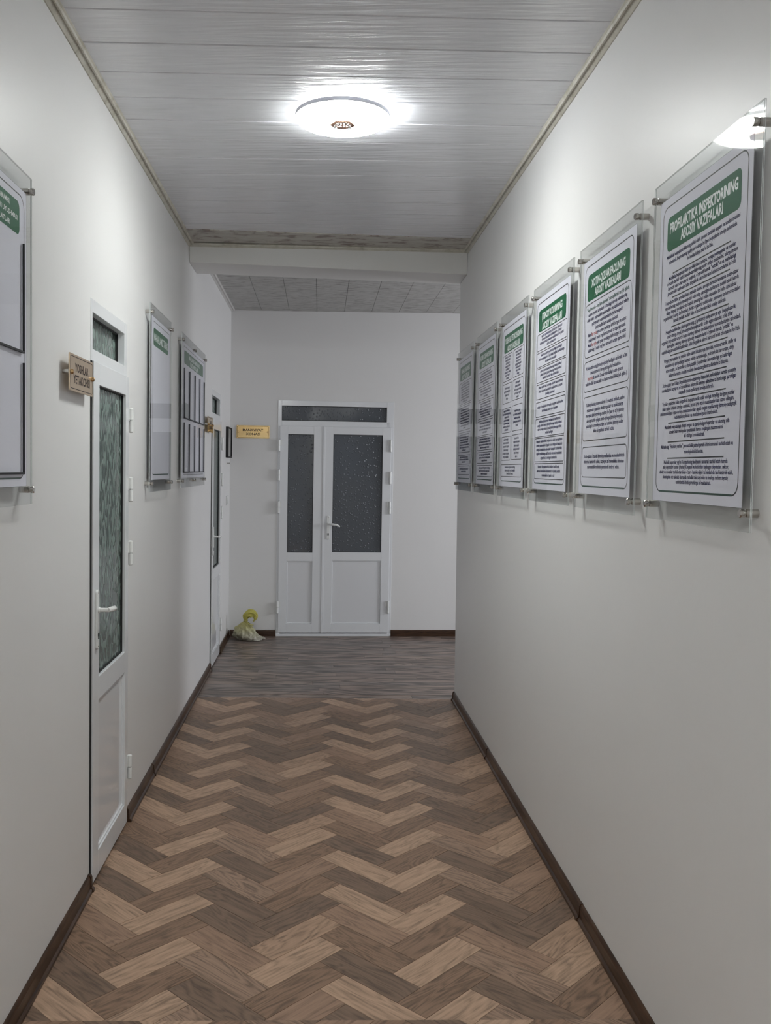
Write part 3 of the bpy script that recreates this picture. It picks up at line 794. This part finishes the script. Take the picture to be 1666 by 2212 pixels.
def boxes(e, bl, x0=-.230, x1=.230, r=.016):
    m = MB()
    for a, b in bl: m.stroke(rrect(x0, x1, yl(b), yl(a), r, 5), .0030, ZT, closed=True)
    m.build('box_line', M_BLACK, e)
# --- board 2
b2 = right_board(2.928, [T1('XOTIN-QIZLAR FAOLINING', 2.188, .345), T1('ASOSIY VAZIFALARI', 2.153, .265)],
                 'acrylic notice board headed XOTIN-QIZLAR FAOLINING, second from the camera on the right wall')
B2 = [(2.121, 1.942), (1.927, 1.826), (1.808, 1.660), (1.638, 1.537)]
boxes(b2, B2)
t2 = [["\"Sog'lom oila - sog'lom jamiyat\" tamoyillarini targ'ib qilish,", "asosan yuqori zararlarni o'rtasidagi va erta nikohlarning", "oldini olish, reproduktiv salomatlikni mustahkamlash, oilaviy", "qadriyatlarni mustahkamlash bo'yicha maqsadli", "chora-tadbirlarni amalga oshirish.", "Mahallada har oyda aynan yoshlarga kirib borgan va nozoz", "oilalarning 5 tasini sog'lom turmush tarziga qaytarish.", "Mahallada har oyda aynan yoshlarga kirib borgan va nozoz", "oilalarning 5 tasini sog'lom turmush tarziga qaytarish.)"],
      ["Xotin-qizlarning ijtimoiy-siyosiy faolligini oshirish, ta'lim", "imkoniyatlarini kengaytirishga ko'maklashish.", "(har oyda kamida 5 nafar mahalladagi xotin-qizlarni", "tadbirkorlik, kasanachilik va hunarmandchilikka jalb qilish.)"],
      ["Xotin-qizlarning muammolarini o'z vaqtida aniqlash, ushbu", "muammolar yuzasidan davlat organlari va tashkilotlarga", "murojaat qilish yordamga muhtoj bo'lgan va og'ir ijtimoiy", "ahvolga tushib qolgan xotin-qizlarga ijtimoiy-huquqiy,", "psixologik va moddiy yordam ko'rsatishni ijtimoiy xodim", "bilan birgalikda tashkil etish."],
      ["Xotin-qizlar o'rtasida ijtimoiy profilaktika va moslashtirish", "ishlarida hamkorlik qilish, tazyiq va zo'ravonlikka nisbatan", "murosasizlik muhitini yaratishda ishtirok etish."]]
lines = []
for blk, (a, b) in zip(t2, B2): lines += para(blk, yl(a) - .006, yl(b) + .006, 0, .430, .0118, ref=62, step=.0178)
g0 = [lines[0]]; navy = lines[1:]
text_later(b2, 'body_lettering', M_INK, ZT2, navy); text_later(b2, 'body_lettering', M_TGREEN, ZT2, g0, 'green lettering of the first line')
red = []
for i in (5, 7): y = lines[i][2]; red.append(('har oyda', -.125, y, .055, .0118, .022))
y = lines[11][2]; red.append(('(har oyda', -.158, y, .060, .0118, .022))
# cover strips of paper under the red words so they read clearly
for s, cx, cy, w, h, bd in red: MB().box(cx - w / 2 - .001, cx + w / 2 + .001, cy - .0075, cy + .0095, ZT2 + .00001, ZT2 + .00003).build('paper_patch', M_PAPER, b2)
for r1 in red: text_later(b2, 'body_lettering', M_RED, ZT2 + .0001, [r1], 'red lettering')

rnd = random.Random(3)
def fillboard(e, spec, x0, x1, cx, wid, chars):
    lines = []; 
    for a, b, n in spec:
        blk = []
        for i in range(n):
            c = chars if i < n - 1 else int(chars * rnd.uniform(.35, .8))
            c = int(c * rnd.uniform(.86, 1.0)); blk.append(filler(c - 6, rnd))
        lines += para(blk, yl(a), yl(b), cx, wid, .0112, ref=chars + 6, step=min(.0170, (a - b - .006) / n))
    return lines
# --- board 3
b3 = right_board(3.631, [T1('IJTIMOIY XODIMNING', 2.190, .315, .026), T1('ASOSIY VAZIFALARI', 2.150, .310, .026)],
                 'acrylic notice board headed IJTIMOIY XODIMNING, third from the camera on the right wall')
B3 = [(2.122, 2.054, 4), (2.045, 1.986, 3), (1.979, 1.922, 3), (1.913, 1.853, 3), (1.840, 1.780, 2), (1.771, 1.697, 4), (1.691, 1.594, 5), (1.586, 1.524, 3)]
boxes(b3, [(a, b) for a, b, n in B3], r=.007)
text_later(b3, 'body_lettering', M_INK, ZT2, fillboard(b3, B3, 0, 0, 0, .440, 58))
# --- board 4
b4 = right_board(4.350, [T1('YOSHLAR YETAKCHISINING', 2.190, .385, .026), T1('ASOSIY VAZIFALARI', 2.150, .275, .026)],
                 'acrylic notice board headed YOSHLAR YETAKCHISINING with text in two columns, fourth on the right wall')
B4 = [(2.120, 1.993), (1.979, 1.885), (1.860, 1.741), (1.722, 1.607)]
boxes(b4, B4, -.230, -.016, r=.012); boxes(b4, [(a + .002, b + .002) for a, b in B4], .006, .230, r=.012); boxes(b4, [(1.586, 1.528)], r=.008)
lines = []
for (a, b), (nl, nr) in zip(B4, ((8, 8), (4, 5), (7, 5), (6, 6))):
    for n, cx in ((nl, -.123), (nr, .118)):
        lines += fillboard(b4, [(a, b, n)], 0, 0, cx, .185, 24)
lines += fillboard(b4, [(1.586, 1.528, 3)], 0, 0, -.02, .32, 44)
text_later(b4, 'body_lettering', M_INK, ZT2, lines)
# --- board 5
b5 = right_board(5.060, [T1('HOKIM YORDAMCHISINING', 2.190, .375, .027), T1('ASOSIY VAZIFALARI', 2.150, .290, .027)],
                 'acrylic notice board headed HOKIM YORDAMCHISINING, fifth from the camera on the right wall')
B5 = [(2.110, 2.026, 5), (2.013, 1.954, 3), (1.942, 1.846, 6), (1.834, 1.752, 4), (1.743, 1.670, 4), (1.657, 1.597, 3), (1.584, 1.523, 3)]
boxes(b5, [(a, b) for a, b, n in B5], r=.007)
text_later(b5, 'body_lettering', M_INK, ZT2, fillboard(b5, B5, 0, 0, 0, .425, 52))
# --- board 6
b6 = right_board(5.785, [T1('MAHALLA RAISINING', 2.190, .330, .028), T1('ASOSIY VAZIFALARI', 2.150, .300, .028)],
                 'farthest acrylic notice board on the right wall, at the corner of the side corridor')
B6 = [(2.115, 1.979, 8), (1.968, 1.810, 9), (1.795, 1.670, 7), (1.652, 1.595, 3), (1.584, 1.530, 2)]
boxes(b6, [(a, b) for a, b, n in B6], r=.007)
text_later(b6, 'body_lettering', M_INK, ZT2, fillboard(b6, B6, 0, 0, 0, .425, 52))

# --- left wall boards
l1 = board(frame_left(2.573 - .31, YW + .012), .620, .886, 'acrylic board with two empty black-lined boxes, cut off at the left edge of the photo', (-.265, .268, yl(1.492) - .012, yl(2.277) - .012), group='acrylic boards along the left wall')
frame_lines(l1, -.250, .250, yl(1.514) - .012, yl(2.258) - .012, r=.035)
banner(l1, -.212, .212, yl(2.152) - .012, yl(2.238) - .012)
text_later(l1, 'title_lettering', M_WPRINT, ZT2, [("RESPUBLIKASI VAZIRLAR MAHKAMASI,", 0, yl(2.220) - .012, .275, .0125, .02), ("RESPUBLIKASI MAHALLALARI UYUSHMASI", 0, yl(2.194) - .012, .390, .0125, .02), ("FAOLIYATI VA FAZILLATLAR", 0, yl(2.169) - .012, .275, .0125, .02)])
for a, b in ((2.135, 1.849), (1.821, 1.527)):
    for sg in ((.230, yl(a) - .012, .230, yl(b) - .0148, .0045), (-.230, yl(a) - .012, -.230, yl(b) - .0148, .0045), (-.230, yl(b) - .012, .230, yl(b) - .012, .0055)): bars(l1, [sg])

l2 = board(frame_left(4.640, YW), .612, .884, 'narrow acrylic board with a green title and a blank sheet on the left wall', (-.262, .268, yl(1.486), yl(2.263)), group='acrylic boards along the left wall')
frame_lines(l2, -.232, .250, yl(1.512), yl(2.241), r=.022)
banner(l2, -.214, .204, yl(2.128), yl(2.212))
text_later(l2, 'title_lettering', M_WPRINT, ZT2, [("MAHALLAMIZ TARIXI", -.005, yl(2.170), .385, .036, .022)])

l3 = board(frame_left(5.845, YW), 1.062, .892, 'widest acrylic board, ruled with black columns, on the left wall before the second door', (-.505, .510, yl(1.486), yl(2.276)), mid_screws=True, group='acrylic boards along the left wall')
frame_lines(l3, -.455, .468, yl(1.505), yl(2.254), r=.02, bottom_green=False)
banner(l3, -.432, .425, yl(2.155), yl(2.233))
text_later(l3, 'title_lettering', M_WPRINT, ZT2, [("MAHALLANING NAMUNALI FAOL", 0.01, yl(2.209), .50, .025, .022), ("FUQAROLARI", 0.0, yl(2.174), .36, .025, .022)])
for a, b in ((2.127, 1.838), (1.810, 1.521)):
    for i, x in enumerate((-.450, -.231, .004, .236, .462)): bars(l3, [(x, yl(a), x, yl(b), .007 if i in (1, 2, 3) else .004)])
    bars(l3, [(-.452, yl(b), .464, yl(b), .0065)])
# small colour print in the first pocket, and pencil smudges
MB().box(-.43, -.25, yl(1.846), yl(1.93), ZT, ZT + .0002).build('small_print', flat('grey_photo_print', (.30, .32, .33), .6), l3)

# ------------------------------------------------------------------ name plates
def plate(mw, w, h, lines, label, mat, off, screws=True, capm=None):
    e = empty('name_plate', mw); tag(e, label, 'sign', 'gold name plates')
    m = MB(); m.prism(rrect(-w / 2, w / 2, 0, h, .006, 4), off, off + .004); m.build('plate', mat, e, bevel=.0008)
    MB().stroke(rrect(-w / 2 + .008, w / 2 - .008, .008, h - .008, .009, 5), .0024, off + .0042, closed=True).build('border_line', M_SIGNINK, e)
    text_later(e, 'lettering', M_SIGNINK, off + .0043, lines)
    for sx in (-1, 1):
        x = sx * (w / 2 - .016)
        m = MB()
        if off > .01: m.lathe([(.007, .0005), (.007, off)], 14, 'z', (x, h / 2, 0))
        m.build('standoff', M_STEEL, e, smooth=True) if off > .01 else None
        c = MB(); c.lathe([(.0075, off + .004), (.0078, off + .010), (.0055, off + .013)], 14, 'z', (x, h / 2, 0)); c.build('screw_cap', capm or M_GOLDP, e, smooth=True)
    return e
plate(frame_left(3.105, 1.790), .300, .119, [('YOSHLAR', 0, .078, .170, .027, .022), ('YETAKCHISI', 0, .040, .210, .027, .022)],
      'champagne gold plate reading YOSHLAR YETAKCHISI beside the nearest door', M_GOLDM, .023)
plate(frame_left(6.705, 1.803), .300, .112, [('RAIS', 0, .072, .100, .022, .012), ('YORDAMCHISI', 0, .036, .200, .022, .012)],
      'small gold plate on standoffs beside the second, farther door on the left wall', M_GOLD, .023)
plate(frame_far(-.6195, 1.822), .299, .118, [('MANAVIYAT', 0, .076, .186, .021, .02), ('XONASI', 0, .040, .130, .021, .02)],
      'mirror gold plate reading MANAVIYAT XONASI left of the double door', M_GOLD, .003)

# dark glass fronted frame and switch near the far left corner
e = empty('framed_panel', frame_left(8.215, 1.640)); tag(e, 'small dark mirror-glass frame on the left wall by the far corner', 'frame')
MB().ring(-.165, .165, 0, .268, .012, .012, .012, .012, 0, .024).build('frame', M_GASKET, e, bevel=.001)
MB().box(-.154, .154, .011, .257, .004, .018).build('mirror_glass', M_MIRROR, e)
e = empty('light_switch', frame_left(8.19, 1.218)); tag(e, 'white light switch on the left wall near the far corner', 'switch')
MB().prism(rrect(-.075, .075, 0, .084, .006), 0, .009).build('switch_plate', M_WHITE, e, bevel=.0015)
for s in (-1, 1): MB().hexa([(s * .037 - .03, .012, .009), (s * .037 + .03, .012, .009), (s * .037 + .03, .072, .009), (s * .037 - .03, .072, .009), (s * .037 - .03, .012, .015), (s * .037 + .03, .012, .015), (s * .037 + .03, .072, .011), (s * .037 - .03, .072, .011)]).build('rocker', M_WHITE, e, bevel=.001)
e = empty('wall_hook', frame_left(8.16, 1.590)); tag(e, 'tiny dark hook on the left wall under the mirror-glass frame', 'hook')
MB().lathe([(.006, 0), (.006, .003), (.0035, .004), (.0035, .022), (.006, .024), (.0055, .027)], 12, 'z').build('hook', M_STEEL, e, smooth=True)

# ------------------------------------------------------------------ ceiling lamps
def lamp(x, y, mat, label, halo):
    zt = ZC + cz(x, y)
    e = empty('ceiling_lamp', Matrix.Translation((x, y, zt))); tag(e, label, 'lamp', 'round ceiling lamps')
    R = .186
    MB().lathe([(R * .93, 0.0), (R * .93, -.009)], 64, 'z').build('added_halo', halo, e, smooth=True)  # glowing band added above the rim to throw a halo on the ceiling
    MB().lathe([(R - .010, -.008), (R, -.008), (R, -.0235), (R - .004, -.0240)], 72, 'z').build('rim', M_RING, e, smooth=True)
    prof = [(R - .003, -.0235)]
    for i in range(1, 9):
        a = math.pi / 2 * i / 8; prof.append((R - .003 - .022 * (1 - math.cos(a)), -.0235 - .013 * math.sin(a)))
    for i in range(1, 7): prof.append(((R - .025) * (1 - i / 6) + .0001, -.0365 - .006 * math.sin(math.pi / 2 * i / 6)))
    MB().lathe(prof, 72, 'z').build('diffuser', mat, e, smooth=True)
    c = MB()
    hx = [(math.cos(math.pi / 3 * i) * .052, math.sin(math.pi / 3 * i) * .052) for i in range(6)]
    c.prism(hx, -.050, -.0415); c.build('ornament', M_CRYSTAL, e, bevel=.003)
    for i in range(14):
        a = 2 * math.pi * i / 14; q = MB().lathe([(.002, -.050), (.0058, -.054), (.003, -.060)], 8, 'z', (math.cos(a) * .030, math.sin(a) * .030, 0)); q.build('crystal', flat('clear_crystal', (.9, .9, .9), .05, Transmission_Weight=1.0) if i == 0 else bpy.data.materials['clear_crystal'], e)
lamp(.069, 3.672, M_LAMP, 'round flush ceiling lamp with a pink-gold hexagonal centre, lit', M_HALO)
lamp(.069, -1.2, M_LAMP2, 'unseen round ceiling lamp added behind the photographer as fill light', M_LAMP2)  # added out of view to lift the light on the near walls

# ------------------------------------------------------------------ knotted plastic bag
e = empty('plastic_bag', Matrix.Translation((-.617, 8.26, 0))); tag(e, 'knotted pale yellow plastic bag on the floor in the far left corner', 'bag')
m = MB(); NT, NR = 96, 30; rb = random.Random(5)
ph = [rb.uniform(0, 6.28) for _ in range(12)]
KX, KZ = -.038, .175
for j in range(NR + 1):
    t = j / NR
    r = .116 * (1 - max(0, (t - .30) / .70) ** 1.9) * (.80 + .20 * min(1, t / .18)) + .010 * t + .004
    z = .004 + (KZ - .01) * (t ** 1.1)
    cx = lerp(.004, KX, t ** 1.3)
    for i in range(NT):
        a = 2 * math.pi * i / NT; c, sn = math.cos(a), math.sin(a)
        right = max(0.0, c)
        fold = .5 * math.sin(13 * a + ph[0] + 2.6 * math.sin(4 * t + ph[7])) + .35 * math.sin(23 * a + ph[1] - 5 * t) + .3 * math.sin(7 * a + ph[2] + 9 * t)
        lump = .09 * math.sin(3 * a + ph[3] + 2 * t) + .07 * math.sin(5 * a + ph[4] + 8 * t) + .07 * math.sin(11 * t + 4 * a + ph[5]) + .05 * math.sin(17 * t - 9 * a + ph[8])
        sag = 1 - right * .42 * math.sin(math.pi * min(1, t * 1.05)) + right * .30 * (1 - t) ** 3
        left = 1 + max(0, -c) * .10 * math.sin(math.pi * t)
        rr = r * (1 + lump + fold * (.06 + .10 * t)) * sag * left
        zz = z * (1 - right * .28 * math.sin(math.pi * t)) + .004 * math.sin(8 * a + ph[6] + 10 * t) * t
        m.v.append((cx + rr * c, rr * sn * .72, max(.0012, zz)))
for j in range(NR):
    for i in range(NT):
        k = (i + 1) % NT; m.f.append((j * NT + i, j * NT + k, (j + 1) * NT + k, (j + 1) * NT + i)); m.m.append(0)
m.f.append(tuple(reversed(range(NT)))); m.m.append(0); m.f.append(tuple(NR * NT + i for i in range(NT))); m.m.append(0)
m.build('bag_body', M_BAG, e, smooth=True)
# knot and the two flopped handles
kn = MB(); kn.tube([(KX - .012, -.01, KZ - .004), (KX, -.022, KZ + .006), (KX + .014, -.012, KZ + .002), (KX + .006, .008, KZ + .008), (KX - .010, .0, KZ + .004)], [.008, .011, .010, .010, .008], 10)
kn.build('knot', M_BAG, e, smooth=True)
def ribbon(name, path, widths, thick=.0012):
    mb = MB(); n = len(path); V = []
    for i, p in enumerate(path):
        a = Vector(path[max(i - 1, 0)]); b = Vector(path[min(i + 1, n - 1)]); d = (b - a).normalized(); s = Vector((0, 1, 0)).cross(d).normalized()
        w = widths[i]; K = 7
        for q in range(K):
            u = (q / (K - 1) - .5); y = .010 * math.cos(u * 9 + i) - .012 * (1 - abs(2 * u)) + p[1]
            V.append((p[0] + s.x * u * w, y, p[2] + s.z * u * w))
    mb.v = V; K = 7
    for i in range(n - 1):
        for q in range(K - 1): mb.f.append((i * K + q, i * K + q + 1, (i + 1) * K + q + 1, (i + 1) * K + q)); mb.m.append(0)
    o = mb.build(name, M_BAG, e, smooth=True); sd = o.modifiers.new('s', 'SOLIDIFY'); sd.thickness = thick; ss = o.modifiers.new('ss', 'SUBSURF'); ss.levels = 1; ss.render_levels = 2
# the gathered top of the bag, puffed up and flopped over to the right
pm = MB(); A, B = 40, 22
for j in range(B + 1):
    t = j / B
    ang = math.radians(lerp(218, -62, t)); px = KX + .044 + .040 * math.cos(ang) + (.006 if t > .5 else 0); pz = KZ + .030 + .038 * math.sin(ang)
    rad = (.009 + .036 * math.sin(math.pi * min(1, t * 1.12)) ** .7) * (1 - .25 * t)
    d = Vector((-math.sin(ang), 0, math.cos(ang))); u = Vector((math.cos(ang), 0, math.sin(ang))); w = Vector((0, 1, 0))
    for i in range(A):
        a = 2 * math.pi * i / A
        k2 = 1 + .16 * math.sin(5 * a + ph[0] + 6 * t) + .12 * math.sin(9 * a + ph[9] - 9 * t) + .12 * math.sin(13 * t + 2 * a) + .06 * math.sin(21 * t - 6 * a)
        p = Vector((px, -.022, pz)) + u * (rad * .80 * k2 * math.cos(a)) + w * (rad * .75 * k2 * math.sin(a)); pm.v.append(tuple(p))
for j in range(B):
    for i in range(A):
        k = (i + 1) % A; pm.f.append((j * A + i, j * A + k, (j + 1) * A + k, (j + 1) * A + i)); pm.m.append(0)
pm.f.append(tuple(range(A))); pm.m.append(0); pm.f.append(tuple(B * A + i for i in range(A))); pm.m.append(0)
pm.build('bag_top', M_BAG, e, smooth=True)
ribbon('handle', [(KX, -.03, KZ), (KX + .018, -.045, KZ - .006), (KX + .038, -.05, KZ - .020), (KX + .058, -.045, KZ - .034), (KX + .078, -.035, KZ - .030)], [.016, .018, .016, .016, .010])

run_text()
